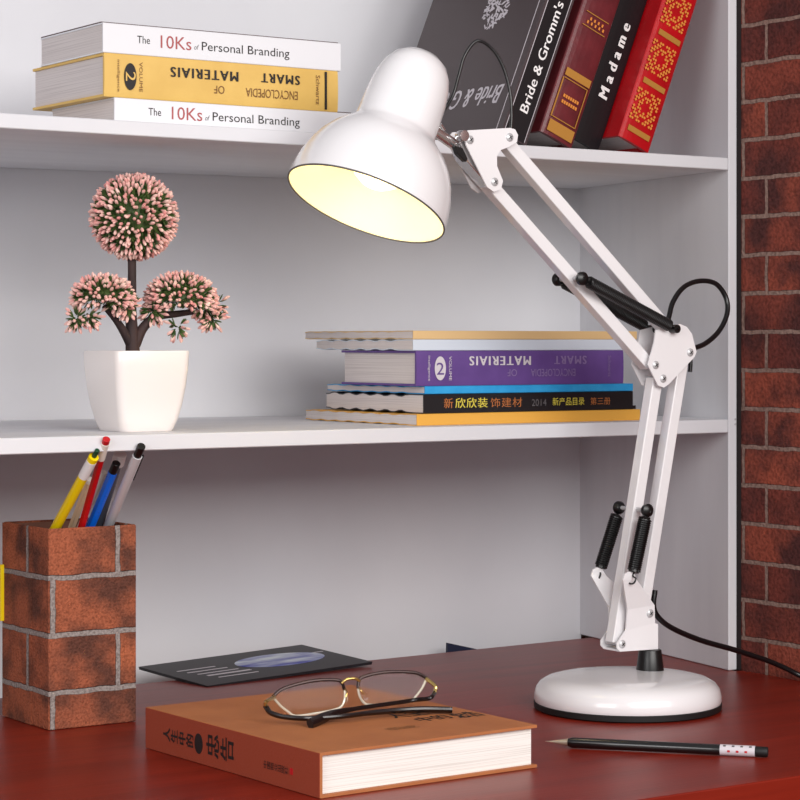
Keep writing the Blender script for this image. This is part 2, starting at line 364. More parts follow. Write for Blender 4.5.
lettering('title_lettering', '2', t, M['yellow_cover'], (.0210, -.0018, T*.60), nZ, Xv, .0085, .0100)
lettering('title_lettering', 'VOLUME', t, M['inkbrown'], (.0350, -.0012, T*.84), nZ, Xv, .027, .0034)
lettering('title_lettering', 'intelligence', t, M['inkbrown'], (.0120, -.0012, T*.86), nZ, Xv, .029, .0034)
lettering('title_lettering', 'Schwartz', t, M['inkbrown'], (.2245, -.0012, T*.86), nZ, Xv, .028, .0046)
patch('spine_band', t, M['ink'], (.2345, -.0012, T*.04), Xv, Zv, .0025, T*.92, .0003)

# stack on the lower shelf
G2 = 'stack of books on the lower shelf'
z = .2694
book('magazine', 'thin mustard yellow magazine lying on the lower shelf, bottommost of its stack', G2, flat(1.2665, 1.828, z), .288, .208, .0116, M['mustard'], M['pages'], board=.0006, inset=.0004, wave=.0012, cat='magazine')
z += .0118
t = book('book', 'black catalogue with gold characters lying on the mustard magazine', G2, flat(1.2745, 1.828, z), .270, .180, .0192, M['blackc'], M['pages'], board=.0007, inset=.0004, wave=.0022)
lettering('title_lettering', '新', t, M['orangeink'], (.0245, 0, .0050), Xv, Zv, .0110, .0100, bold=.01)
lettering('title_lettering', '欣欣装', t, M['yellowink'], (.0385, 0, .0050), Xv, Zv, .040, .0100, spacing=1.1, bold=.01)
lettering('title_lettering', '饰建材', t, M['orangeink'], (.0825, 0, .0050), Xv, Zv, .040, .0096, spacing=1.1)
lettering('title_lettering', '2014', t, M['inkgrey'], (.135, 0, .0055), Xv, Zv, .019, .0070)
lettering('title_lettering', '新产品目录', t, M['yellowink'], (.162, 0, .0055), Xv, Zv, .042, .0082)
lettering('title_lettering', '第三册', t, M['orangeink'], (.212, 0, .0055), Xv, Zv, .027, .0078)
obj('cover_edge', box(B(), (.2702, .0006, .0003), (.2745, .17, .0040)), M['blackc'], t)
z += .0194
book('magazine', 'thin magazine with bright blue spine lying on the black catalogue', G2, flat(1.276, 1.828, z), .2685, .180, .0078, M['cyan'], M['pages'], board=.0006, inset=.0004, wave=.001, cat='magazine')
z += .0080
t = book('book', 'thick purple volume lying upside down in the lower stack', G2, flat(1.2655, 1.828, z), .2655, .136, .0350, M['purple'], M['pages'], board=.002, inset=.0025, rs=.0012)
T = .0350
lettering('title_lettering', 'SMART', t, M['dimsilver'], (.2150, -.0012, T*.84), nX, nZ, .042, .0085, bold=.03, spacing=1.25)
lettering('title_lettering', 'MATERIAIS', t, M['silver'], (.1420, -.0012, T*.84), nX, nZ, .077, .0092, bold=.03, spacing=1.25)
lettering('title_lettering', 'ENCYCLOPEDIA', t, M['dimsilver'], (.200, -.0012, T*.46), nX, nZ, .058, .0076)
lettering('title_lettering', 'OF', t, M['dimsilver'], (.124, -.0012, T*.46), nX, nZ, .012, .0072)
patch('number_oval', t, M['silver'], (.0215, -.0014, T*.16), Xv, Zv, .0135, T*.68, .0003, ell=True)
lettering('title_lettering', '2', t, M['purple'], (.0235, -.0018, T*.32), Xv, Zv, .0090, .0120)
lettering('title_lettering', 'VOLUME', t, M['silver'], (.0390, -.0012, T*.84), nZ, Xv, .024, .0034)
lettering('title_lettering', 'intelligence', t, M['silver'], (.0130, -.0012, T*.86), nZ, Xv, .025, .0034)
lettering('title_lettering', 'Schwartz', t, M['dimsilver'], (.2440, -.0012, T*.84), nZ, Xv, .022, .0040)
z += .0352
book('magazine', 'pale blue and white magazine lying directly on the purple volume', G2, flat(1.262, 1.828, z), .272, .180, .0110, M['bluewhite'], M['pages'], board=.0006, inset=.0004, wave=.0016, cat='magazine')
z += .0112
book('magazine', 'tan spined magazine on top of the lower stack', G2, flat(1.262, 1.828, z), .288, .202, .0086, M['tan_cover'], M['pages'], board=.0006, inset=.0004, wave=.001, cat='magazine')

# leaning books on the upper shelf
G3 = 'books leaning against the side panel on the upper shelf'
th = R(22.3)
def leaning(x, y): return basis((x, y, .5497), (math.sin(th), 0, math.cos(th)), (0, 1, 0), (-math.cos(th), 0, math.sin(th)))
t = book('book', 'tall red book with gold ornaments leaning nearest the side panel', G3, leaning(1.5417, 1.800), .262, .19, .0437, M['red'], M['pages'], board=.0028, inset=.006, rs=.003)
def ornament(x0, s):
    """gold tooling on the red spine: a lattice of small foil petals around an open centre"""
    bm = B(); n = 11; c = s/n
    pat = ["xx.xx.xx.xx", "x.xx...xx.x", ".xx.xxx.xx.", "xx.x.x.x.xx", "x.xx...xx.x", "..x.....x..", "x.xx...xx.x", "xx.x.x.x.xx", ".xx.xxx.xx.", "x.xx...xx.x", "xx.xx.xx.xx"]
    for i in range(n):
        for j in range(n):
            if pat[i][j] == 'x':
                xx, zz = x0+i*c, .0075+j*c*.92; k = c*.52; cx, cz = xx+c/2, zz+c/2
                prism(bm, [(cx-k, -.0029, cz), (cx, -.0029, cz-k), (cx+k, -.0029, cz), (cx, -.0029, cz+k)], (0, -.0006, 0))
    obj('gold_ornament', bm, M['goldink'], t)
for x0 in (.0225, .0785, .1345, .1905): ornament(x0, .036)
for x0 in (.0100, .0650, .1210, .1770, .2330): patch('gold_band', t, M['gold'], (x0, -.0028, .0065), Xv, Zv, .0060, .031, .0006)
t = book('book', 'black book lettered Madame leaning between the maroon and the red book', G3, leaning(1.4935, 1.824), .255, .18, .0430, M['blackc'], M['pages'], board=.0025, inset=.005, rs=.002)
lettering('title_lettering', 'Madame', t, M['whiteink'], (.0545, -.0022, .0120), Xv, Zv, .086, .0118, bold=.035, spacing=1.7)
t = book('book', 'maroon leather book with gold bands leaning beside the black Madame book', G3, leaning(1.4435, 1.806), .255, .18, .0445, M['maroon'], M['pages'], board=.0028, inset=.005, rs=.0035)
for x0, w_ in ((.0040, .0125), (.0660, .0085)): patch('gold_band', t, M['gold'], (x0, -.0034, .0050), Xv, Zv, w_, .034, .0006)
for x0 in (.0195, .0630, .1240, .1390): patch('gold_rule', t, M['gold'], (x0, -.0034, .0070), Xv, Zv, .0009, .031, .0006)
patch('gold_rule', t, M['gold'], (.0195, -.0030, .0385), Xv, Zv, .044, .0014, .0007)
patch('gold_rule', t, M['gold'], (.0195, -.0034, .0060), Xv, Zv, .044, .0008, .0007)
for k in range(2):
    for j in range(7): patch('gold_ornament', t, M['goldink'], (.0375+k*.0065, -.0036, .012+j*.0031), Xv, Zv, .0034, .0022, .0006)
for j in range(9): patch('gold_ornament', t, M['goldink'], (.1275+(j % 2)*.0045, -.0036, .010+j*.0027), Xv, Zv, .0032, .0019, .0006)
t = book('book', "charcoal Bride and Gromm's album with its flowered cover showing, leftmost of the leaning books", G3, leaning(1.3825, 1.802), .275, .215, .0335, M['greyc'], M['pages'], board=.002, inset=.003)
patch('spine_panel', t, M['blackc'], (0.001, 0, .0040), Xv, Zv, .273, .0270, .0003, label='black spine panel')
for zz in (.0036, .0308): patch('spine_line', t, M['silver'], (.002, -.0002, zz), Xv, Zv, .272, .0006, .0004)
lettering('title_lettering', "Bride & Gromm's", t, M['whiteink'], (.030, -.0004, .0115), Xv, Zv, .124, .0108, bold=.012)
# cover face is z = T; its text stands on its head
T = .0335
lettering('cover_lettering', 'Bride & Gromm', t, M['silver'], (.056, .022, T), Yv, nX, .138, .0215, shear=.3, bold=.015)
bm = B(); random.seed(3)
for k in range(120):
    a = random.uniform(0, 6.28); rr = math.sqrt(random.random()); cx = .150+.026*rr*math.cos(a); cy = .084+.021*rr*math.sin(a)
    ln, wd, ph = random.uniform(.002, .0045), random.uniform(.0006, .0014), random.uniform(0, 3.14)
    q = [(ln*math.cos(u)*math.cos(ph)-wd*math.sin(u)*math.sin(ph), ln*math.cos(u)*math.sin(ph)+wd*math.sin(u)*math.cos(ph)) for u in [i*math.pi/4 for i in range(8)]]
    prism(bm, [(cx+p, cy+r_, T+.0001+k*.000004) for p, r_ in q], (0, 0, .0002))
obj('cover_flower', bm, M['silver'], t)
patch('cover_line', t, M['silver'], (.001, .0105, T), Xv, Yv, .272, .0007, .0003)

# brown book on the desk
a = Vector((.9261-.9177, 1.4679-1.7373, 0)); L = a.length; a.normalize(); d = Vector((-a.y, a.x, 0))
t = book('book', 'thick tan brown hardback lying on the desk under the eyeglasses', None, basis((.9177, 1.7373, .0003), a, d, Zv), L, .2166, .0352, M['brown'], M['pagew'], board=.0022, inset=.0035, wave=0)
T = .0352
patch('spine', t, M['brownsp'], (0, 0, .0002), Xv, Zv, L, T-.0006, .0005, label='rust red cloth spine')
lettering('title_lettering', '人\n生\n中\n的', t, M['ink'], (.115-.034, -.0006, .0110), Zv, nX, .0110, .050, bold=.03)
patch('title_seal', t, M['ink'], (.083, -.0006, .0080), Xv, Zv, .0130, .0170, .0003, ell=True)
lettering('title_lettering', '忠\n告', t, M['ink'], (.145, -.0006, .0080), Zv, nX, .0190, .043, bold=.02)
lettering('publisher_lettering', '中\n国\n商\n业\n出\n版\n社', t, M['ink'], (.226, -.0006, .0115), Zv, nX, .0065, .036)
patch('publisher_seal', t, M['redink'], (.2285, -.0006, .0125), Xv, Zv, .0040, .0050, .0003)
lettering('cover_lettering', '人生', t, M['ink'], (.176, .140, T), Yv, nX, .036, .024, bold=.01)
lettering('cover_lettering', '中的', t, M['ink'], (.203, .150, T), Yv, nX, .032, .020, bold=.01)
lettering('cover_lettering', '忠告', t, M['ink'], (.208, .186, T), Yv, nX, .026, .024, bold=.03)
lettering('cover_lettering', '中国商业出版社', t, M['inkbrown'], (.222, .102, T), Yv, nX, .030, .012)

# booklet leaning on the back panel
p1, p2 = Vector((1.1160, 2.1300, .0080)), Vector((1.3360, 2.1560, .0120)); p3 = Vector((1.3590, 2.0350, .0060))
ex = (p2-p1); ey = (p3-p2); Lm = ex.length; Dm = ey.length; ex.normalize(); ey = (ey-ex*ey.dot(ex)).normalized(); ez = ex.cross(ey)
if ez.z < 0: ez = -ez
t = thing('booklet', 'black glossy booklet with a blue galaxy picture leaning at the back edge of the desk', 'booklet', basis(p1-ez*.0036, ex, ez.cross(ex), ez))
sy = 1 if ez.cross(ex).dot(ey) > 0 else -1
y0, y1 = (0, Dm) if sy > 0 else (-Dm, 0)
obj('pages', box(B(), (.0005, y0+.0005, .0002), (Lm-.0005, y1-.0005, .0022)), M['mag'], t)
obj('cover', bevel(box(B(), (0, y0, .0023), (Lm, y1, .0032)), .0002, 1), M['mag'], t)
gal = mat('galaxy_print', (52, 62, 170), .5, rgb2=(214, 224, 232), nscale=26, stretch=(.6, 2.2, 1))
patch('galaxy_picture', t, gal, (Lm*.40, y0+(y1-y0)*.30, .0033), Xv, Yv, Lm*.52, (y1-y0)*.48, .0003, ell=True)
random.seed(5)
for k in range(5):
    patch('print_line', t, M['silver'], (Lm*(.08+.02*k), y0+(y1-y0)*(.62-.10*k), .0033), Xv, Yv, Lm*random.uniform(.16, .26), .0024 if k != 3 else .0044, .0002)
patch('print_line', t, M['silver'], (Lm*.86, y0+(y1-y0)*.62, .0033), Xv, Yv, Lm*.11, .0022, .0002)
# navy booklet dropped behind the desk
t = thing('booklet', 'navy blue booklet whose corner pokes up behind the back edge of the desk', 'booklet', (1.52, 2.103, 0))
bm = B(); prism(bm, [(1.5005, 2.1030, 0.0068), (1.5475, 2.1030, -0.0049), (1.5823, 2.1030, -0.0660), (1.4976, 2.1030, -0.0813)], (0, .004, 0)); obj('cover', bm, M['navy'], t, world=True)

# ------------------------------------------------ potted topiary
pc = Vector((.9785, 1.872, .2696))
t = thing('potted_topiary', 'artificial topiary with three pink budded balls in a square white pot on the lower shelf', 'plant', pc)
def squarering(h, s, rc, ins=0):
    out = []; s = s-ins; n = 5
    for q in range(4):
        cx, cy = [(1, 1), (-1, 1), (-1, -1), (1, -1)][q]
        for k in range(n+1):
            a = q*math.pi/2+k/n*math.pi/2
            out.append(pc+Vector((cx*(s-rc)+rc*math.cos(a), cy*(s-rc)+rc*math.sin(a), h)))
    return out
def loft(bm, rings, cap0=True, cap1=True):
    rr = [[bm.verts.new(p) for p in r_] for r_ in rings]
    for a, b in zip(rr, rr[1:]):
        n = len(a)
        for k in range(n): bm.faces.new((a[k], a[(k+1) % n], b[(k+1) % n], b[k]))
    if cap0: bm.faces.new(rr[0][::-1])
    if cap1: bm.faces.new(rr[-1])
    return bm
prof = [(0, .0264), (.002, .0280), (.010, .0306), (.024, .0338), (.042, .0365), (.060, .0381), (.073, .0387), (.0746, .0382), (.0746, .0362), (.066, .0357)]
obj('pot', loft(B(), [squarering(h, s_, .009) for h, s_ in prof]), M['pot'], t, world=True, smooth=True)
obj('soil', loft(B(), [squarering(.0665, .0350, .008), squarering(.0695, .0350, .008)]), M['soil'], t, world=True)
Yt = 1.872
trunk = [(0.9752, 1.8720, 0.3393), (0.9742, 1.8720, 0.3588), (0.9732, 1.8720, 0.3821), (0.9742, 1.8720, 0.4054), (0.9742, 1.8720, 0.4333), (0.9752, 1.8720, 0.4613)]
trunk[0] = (trunk[0][0], trunk[0][1], pc.z+.066)
obj('trunk', tube(B(), trunk, lambda u: .0072-.0032*min(1, u*1.6), 12), M['bark'], t, world=True, smooth=True)
obj('branch', tube(B(), [(0.9732, 1.8720, 0.3495), (0.9648, 1.8700, 0.3616), (0.9555, 1.8680, 0.3727), (0.9432, 1.8680, 0.3855)], lambda u: .0048-.0022*u, 10), M['bark'], t, world=True, smooth=True)
obj('branch', tube(B(), [(0.9773, 1.8720, 0.3495), (0.9847, 1.8700, 0.3654), (0.9973, 1.8680, 0.3757), (1.0174, 1.8660, 0.3786), (1.0356, 1.8680, 0.3807)], lambda u: .0052-.0024*u, 10), M['bark'], t, world=True, smooth=True)
random.seed(11)
def sprig(bl, bb, base, d, ln):
    """three needles and one swollen bud on a common direction"""
    d = d.normalized()
    for k in range(3):
        e = (d+Vector((random.uniform(-.5, .5), random.uniform(-.5, .5), random.uniform(-.5, .5)))).normalized()
        lathe(bl, [(0, 0), (.0009, ln*.4), (.0007, ln*.75), (0, ln*.95)], frame(base, e), 4)
    e = (d+Vector((random.uniform(-.28, .28), random.uniform(-.28, .28), random.uniform(-.28, .28)))).normalized()
    lathe(bb, [(0, 0), (.0011, ln*.3), (.0017, ln*.6), (.0012, ln*.86), (0, ln)], frame(base+e*ln*.28, e), 6)
def ball(center, rx, rz, n, half=False):
    bl, bb, bc = B(), B(), B(); c = Vector(center); ga = math.pi*(3-math.sqrt(5))
    for i in range(n):
        zz = 1-2*(i+.5)/n; 
        if half and zz < -.35: continue
        rr = math.sqrt(1-zz*zz); a = i*ga; d = Vector((rr*math.cos(a), rr*math.sin(a), zz))
        ln = random.uniform(.0075, .0115)
        p = c+Vector((d.x*(rx-ln), d.y*(rx-ln), d.z*(rz-ln)))
        dd = d if not half else (d+Vector((d.x*.35, d.y*.35, -.25 if d.z < .4 else 0)))
        sprig(bl, bb, p, dd+Vector([random.uniform(-.4, .4) for _ in range(3)]), ln)
    bmesh.ops.create_icosphere(bc, subdivisions=3, radius=1)
    for v in bc.verts:
        if half and v.co.z < -.1: v.co.z *= .15
        v.co = c+Vector((v.co.x*(rx-.0105), v.co.y*(rx-.0105), v.co.z*(rz-.0105)))
    return bl, bb, bc
def flower(center, rx, rz, n, half=False, droops=()):
    bl, bb, bc = ball(center, rx, rz, n, half)
    for (c, r_, m_) in droops:
        for i in range(m_):
            d = Vector((random.gauss(0, 1), random.gauss(0, 1), random.gauss(0, 1)-.6)).normalized()
            sprig(bl, bb, Vector(c)+d*r_*random.uniform(.1, .5), d, random.uniform(.008, .011))
    f = obj('flower_ball', bc, M['leaf'], t, world=True, smooth=True)
    tag(obj('needles', bl, M['leaf'], f, world=True, root=t), kind='stuff'); tag(obj('buds', bb, M['bud'], f, world=True, root=t, smooth=True), kind='stuff')
flower((0.9763, 1.8720, 0.4688), .0405, .0400, 700)
flower((0.9422, 1.8680, 0.3929), .0300, .0225, 330, True, [((0.9148, 1.8680, 0.3743), .010, 24), ((0.9249, 1.8640, 0.3761), .010, 20), ((0.9638, 1.8600, 0.3856), .010, 22), ((0.9535, 1.8600, 0.3892), .011, 18)])
flower((1.0238, 1.8680, 0.3919), .0345, .0265, 400, True, [((0.9920, 1.8660, 0.3822), .012, 26), ((1.0573, 1.8680, 0.3751), .012, 36), ((1.0486, 1.8680, 0.3845), .012, 26), ((1.0163, 1.8620, 0.3664), .010, 14), ((1.0627, 1.8700, 0.3885), .010, 16)])

# ------------------------------------------------ brick patterned pencil cup
cx0, cx1, cy0, cy1, ch = .8850, .9740, 1.8630, 1.9620, .183
t = thing('pencil_cup', 'square brick patterned pencil cup standing at the left end of the desk', 'pencil cup', ((cx0+cx1)/2, (cy0+cy1)/2, .0003))
bm = B(); w_ = .0022
o4 = [(cx0, cy0), (cx1, cy0), (cx1, cy1), (cx0, cy1)]; i4 = [(cx0+w_, cy0+w_), (cx1-w_, cy0+w_), (cx1-w_, cy1-w_), (cx0+w_, cy1-w_)]
vo = [[bm.verts.new((x, y, z_)) for x, y in o4] for z_ in (.0003, ch)]; vi = [[bm.verts.new((x, y, z_)) for x, y in i4] for z_ in (.004, ch)]
for k in range(4):
    k2 = (k+1) % 4
    bm.faces.new((vo[0][k], vo[0][k2], vo[1][k2], vo[1][k])); bm.faces.new((vi[0][k], vi[1][k], vi[1][k2], vi[0][k2])); bm.faces.new((vo[1][k], vo[1][k2], vi[1][k2], vi[1][k]))
bm.faces.new(vo[0][::-1]); bm.faces.new(vi[0])
bevel(bm, .0012, 2)
cup = obj('box', bm, None, t); bm = None
for v in cup.data.vertices: v.co -= Vector(t.location)
cup.data.materials.append(M['cup'])
obj('lining', box(box(B(), (cx0+w_+.0002, cy1-w_-.0008, .006), (cx1-w_-.0002, cy1-w_-.0002, ch-.002)), (cx1-w_-.0008, cy0+w_+.0002, .006), (cx1-w_-.0002, cy1-w_-.001, ch-.002)), M['cupin'], t, world=True)
bm = prism(B(), [(cx0-.0009, cy0+.022, .002), (cx0-.0009, cy0+.042, .002), (cx0-.0009, cy0+.042, ch-.002), (cx0-.0009, cy0+.022, ch-.002)], (.0008, 0, 0))
obj('yellow_tab', bevel(box(B(), (cx0-.0040, cy1-.004, .090), (cx0-.0002, cy1-.0005, .143)), .0004, 1), M['yellow'], t, world=True, label='yellow tab on the left edge')

obj('paper_flap', box(B(), (cx0-.0007, cy0+.036, .0006), (cx0-.0001, cy1, ch-.0006)), M['cup'], t, world=True)
fl = bpy.data.objects['paper_flap']
# pens and pencils: A = upper end, B = hidden lower end
G4 = 'pens and pencils in the brick cup'
def pen(name, label, cat, A, Bp, r, m, parts, seg=6):
    A = Vector(A); Bp = Vector(Bp); L_ = (A-Bp).length
    t = thing(name, label, cat, frame(Bp, A-Bp), G4)
    obj('barrel', lathe(B(), [(0, .012), (r*.35, .012), (r, .024), (r, L_*parts[0]), (0, L_*parts[0])], None, seg), m, t, smooth=seg > 8)
    obj('tip', lathe(B(), [(0, 0), (r*.2, .001), (r*.36, .0119), (0, .0119)], None, 12), M['lead'], t, smooth=True)
    for nm, a_, b_, rr, mm in parts[1:]:
        obj(nm, bevel(lathe(B(), [(0, L_*a_), (rr, L_*a_), (rr, L_*b_), (0, L_*b_)], None, 20), .0003, 1), mm, t, smooth=True)
    return t
pen('pencil', 'yellow mechanical pencil with dark green end, leftmost in the brick cup', 'pencil', (0.8975, 1.7900, 0.2570), (0.9003, 1.9530, 0.1185), .0046, M['yellow'],
    (.955, ('green_cap', .956, 1.0, .0022, M['green']), ('printed_sleeve', .82, .93, .00475, M['whiteink'])), 20)
pen('pencil', 'red pencil with cream eraser end, tallest in the brick cup', 'pencil', (0.9048, 1.7870, 0.2667), (0.9378, 1.9450, 0.1112), .0036, M['penred'],
    (.88, ('ferrule', .8805, .975, .0037, M['penwhite']), ('eraser', .9755, 1.0, .0034, M['redink'])), 6)
pen('pencil', 'pale wooden pencil standing low between the yellow and the red one', 'pencil', (0.9200, 1.8500, 0.2277), (0.9285, 1.9570, 0.1164), .0036, M['wood'],
    (.97, ('ferrule', .971, 1.0, .0035, M['penwhite'])), 6)
pen('mechanical_pencil', 'bright blue pencil with black end in front of the white capped pen', 'pencil', (0.9341, 1.8250, 0.2429), (0.9375, 1.9400, 0.1174), .0043, M['penblue'],
    (.93, ('black_end', .931, 1.0, .0039, M['black'])), 8)
pen('mechanical_pencil', 'smoky dark pen with a white eraser cap behind the blue one', 'pen', (0.9432, 1.8350, 0.2504), (0.9615, 1.9570, 0.1144), .0044, M['clear'],
    (.93, ('eraser_cap', .9305, 1.0, .0060, M['eraser'])), 16)
tt = pen('ballpoint_pen', 'silver ballpoint pen with black clicker, rightmost in the brick cup', 'pen', (0.9394, 1.7870, 0.2596), (0.9651, 1.9450, 0.1296), .0046, M['pensilver'],
    (.93, ('clicker', .9305, 1.0, .0038, M['black'])), 20)
obj('clip', bevel(box(B(), (.0042, -.0012, .155), (.0060, .0012, .192)), .0003, 1), M['black'], tt)
pen('ballpoint_pen', 'thin white pen showing between the red and the blue pencil', 'pen', (0.9442, 1.8700, 0.2323), (0.9363, 1.9570, 0.1207), .0030, M['penwhite'], (1.0,), 14)

# ------------------------------------------------ black pencil on the desk
A = Vector((1.2069, 1.5463, 0.0030)); Bq = Vector((1.3315, 1.3995, 0.0045)); L_ = (Bq-A).length
A.z = Bq.z = .0049
t = thing('pencil', 'black pencil with silver printed band lying on the desk in front of the lamp base', 'pencil', frame(A, Bq-A))
obj('barrel', lathe(B(), [(0, .0205), (.0034, .0205), (.0046, .024), (.0046, L_*.79), (0, L_*.79)], None, 20), M['pencilb'], t, smooth=True)
obj('tip', lathe(B(), [(0, 0), (.0004, .0005), (.0006, .004), (.0034, .0203), (0, .0203)], None, 20), M['lead'], t, smooth=True)
obj('printed_band', lathe(B(), [(0, L_*.7902), (.0047, L_*.7902), (.0047, L_*.944), (0, L_*.944)], None, 24), M['silver'], t, smooth=True, label='silver printed band')
fm = t.matrix_basis.to_3x3().inverted(); cdir = fm @ Vector((-.55, -.75, .45)); cdir.z = 0; cdir.normalize(); ca = math.atan2(cdir.y, cdir.x)
for k in range(7):
    zz = L_*(.805+.019*k); aa = ca+R(28 if k % 2 else -30); bm = box(B(), (.0046, -.0008, 0), (.00495, .0008, .0022)); bm.transform(Matrix.Translation((0, 0, zz)) @ Matrix.Rotation(aa, 4, 'Z'))
    obj('print_mark', bm, M['redink'] if k % 2 else M['inkgrey'], t)
obj('eraser', bevel(lathe(B(), [(0, L_*.9442), (.0045, L_*.9442), (.0043, L_), (0, L_)], None, 20), .0005, 2), M['rubber'], t, smooth=True)

# ------------------------------------------------ eyeglasses on the brown book
zb = .0357
gc = Vector((1.0505, 1.6105, 0.0383)); gx = Vector((.987, -.156, .045)).normalized(); gy = Vector((.156, .987, 0)).normalized(); gz = gx.cross(gy)
t = thing('eyeglasses', 'half rimmed eyeglasses with dark temples resting folded on the brown book', 'eyeglasses', basis(gc, gx, gy, gz))
tl = R(12)
def G(x, h, y=0): return Vector((x, y+h*math.sin(tl)+1.0*x*x*0, h*math.cos(tl)))   # front frame curves away from the temples' side at its ends
lensL = [(-.0720, .0180), (-.0645, .0228), (-.0545, .0252), (-.0400, .0270), (-.0270, .0272), (-.0150, .0260), (-.0085, .0236), (-.0062, .0165), (-.0072, .0095), (-.0110, .0035), (-.0190, .0012), (-.0360, .0002), (-.0535, .0002), (-.0600, .0045), (-.0665, .0105)]
for sgn in (-1, 1):
    pts = [G(-sgn*x*1.0 if sgn > 0 else x, h+.0006) for x, h in lensL]
    P = smooth_path(pts+[pts[0]], 5)[:-1]
    bm = B(); prism(bm, P, (0, .0014, 0)); bmesh.ops.triangulate(bm, faces=[f for f in bm.faces if len(f.verts) > 4])
    ln = obj('lens', bm, M['lens'], t)
    top = [G(-sgn*x if sgn > 0 else x, h+.0008, .0007) for x, h in lensL[:8]]
    obj('top_rim', tube(B(), top, .0015, 8, 5), M['rimm'], t, smooth=True)
    bot = [G(-sgn*x if sgn > 0 else x, h+.0004, .0007) for x, h in lensL[7:]+lensL[:1]]
    obj('lower_rim', tube(B(), bot, .0012, 8, 5), M['palef'], t, smooth=True, label='thin pale lower rim')
    x0 = -.0075 if sgn < 0 else .0075
    pd = obj('nose_pad_arm', tube(B(), [G(x0*.9, .0185, 0), G(x0*.85, .0165, -.005), G(x0*1.2, .0125, -.006)], .0006, 6, 5), M['goldf'], t, smooth=True)
    obj('nose_pad', lathe(B(), [(0, -.001), (.0028, -.0004), (.0028, .0006), (0, .001)], frame(G(x0*1.25, .0115, -.0068), (x0*30, -1, 0)) @ Matrix.Diagonal((.6, 1.4, 1, 1)), 14), M['lens'], pd, smooth=True)
obj('bridge', tube(B(), [G(-.0085, .0232, 0), G(-.004, .0262, -.0012), G(.004, .0262, -.0012), G(.0085, .0232, 0)], .0014, 10, 6), M['goldf'], t, smooth=True)
# temples: hinge at each end, folded towards the camera side, lying low over the cover
GI = t.matrix_basis.inverted()
def temple(sgn, hinge, pts, ra, rb):
    P = [GI @ Vector(p) for p in pts]
    obj('end_piece', tube(B(), [G(sgn*.0712, .0185, 0), GI @ Vector(hinge), P[0]], .0017, 8, 6), M['goldf'], t, smooth=True)
    obj('temple', tube(B(), P, lambda u: ra+rb*min(1, max(0, (u-.6)*4)), 10, 8, flat=1.6), M['acet'], t, smooth=True)
temple(-1, (0.9617, 1.6083, 0.0530), [(0.9644, 1.6128, 0.0480), (0.9647, 1.6052, 0.0440), (0.9717, 1.5945, 0.0415), (0.9881, 1.5816, 0.0405), (1.0140, 1.5759, 0.0405), (1.0444, 1.5766, 0.0405), (1.0742, 1.5755, 0.0400), (1.0964, 1.5704, 0.0395), (1.1164, 1.5588, 0.0388)], .0022, .0006)
temple(1, (1.1242, 1.5950, 0.0540), [(1.1234, 1.5939, 0.0490), (1.1118, 1.5850, 0.0460), (1.1075, 1.6014, 0.0425), (1.0859, 1.6004, 0.0420), (1.0482, 1.5978, 0.0415), (1.0184, 1.5906, 0.0410), (0.9979, 1.5785, 0.0400), (0.9791, 1.5673, 0.0388)], .0012, .0017)

# ------------------------------------------------ desk lamp
lc = Vector((1.4009, 1.6661, .0003))
t = lamp = thing('desk_lamp', 'white swing arm desk lamp, lit, with a round base standing on the desk', 'desk lamp', lc)
PY = 1.6832
bc = Matrix.Translation(lc)
obj('rubber_ring', lathe(B(), [(0, 0), (.0885, 0), (.0900, .0012), (.0902, .0062), (.0893, .0066), (0, .0066)], bc, 72), M['rubber'], t, world=True, smooth=True)
obj('base', lathe(B(), [(0, .0067), (.0892, .0067), (.0900, .0090), (.0897, .0140), (.0880, .0200), (.0845, .0245), (.0780, .0282), (.0680, .0305), (.0520, .0319), (.0300, .0326), (0, .0329)], bc, 72), M['paint'], t, world=True, smooth=True)
sx, sy_ = 1.4380, PY-.007
obj('stem_socket', bevel(lathe(B(), [(0, .0300), (.0138, .0300), (.0134, .0340), (.0110, .0525), (0, .0525)], Matrix.Translation((sx, sy_, 0)), 32), .0006), M['black'], t, world=True, smooth=True)
obj('pivot_pin', rod(B(), (sx, PY-.003, .0526), (sx, PY-.003, .0600), .0050), M['steel'], t, world=True, smooth=True)
def mirror(p): return (p[0], 2*PY-p[1], p[2])
def plates(name, pts, th_=.0016):
    for side in (0, 1):
        P = [p if not side else mirror(p) for p in pts]
        bm = B(); prism(bm, P, (0, -th_ if not side else th_, 0)); bmesh.ops.triangulate(bm, faces=[f for f in bm.faces if len(f.verts) > 4])
        obj(name, bm, M['paint'], t, world=True)
def bolt(p, L2=.0125):
    x, y, z_ = p; bm = B()
    for s_ in (-1, 1):
        lathe(bm, [(0, .0022), (.0020, .0021), (.0040, .0009), (.0042, 0), (0, 0)], frame((x, PY+s_*L2, z_), (0, s_, 0)), 20)
        m_ = frame((x, PY+s_*(L2+.0020), z_), (0, s_, 0)); 
    rod(bm, (x, PY-L2, z_), (x, PY+L2, z_), .0020, seg=12)
    b_ = obj('bolt', bm, M['steel'], t, world=True, smooth=True)
    bm = B()
    for a_ in (0, 1):
        mm = frame((x, PY-L2-.0021, z_), (0, -1, 0)) @ Matrix.Rotation(R(35+90*a_), 4, 'Z')
        bb_ = box(B(), (-.0022, -.00035, 0), (.0022, .00035, .00025)); bb_.transform(mm); me_ = bpy.data.meshes.new('x'); bb_.to_mesh(me_); bb_.free(); bm.from_mesh(me_); bpy.data.meshes.remove(me_)
    obj('slot', bm, M['black'], b_, world=True, root=t)
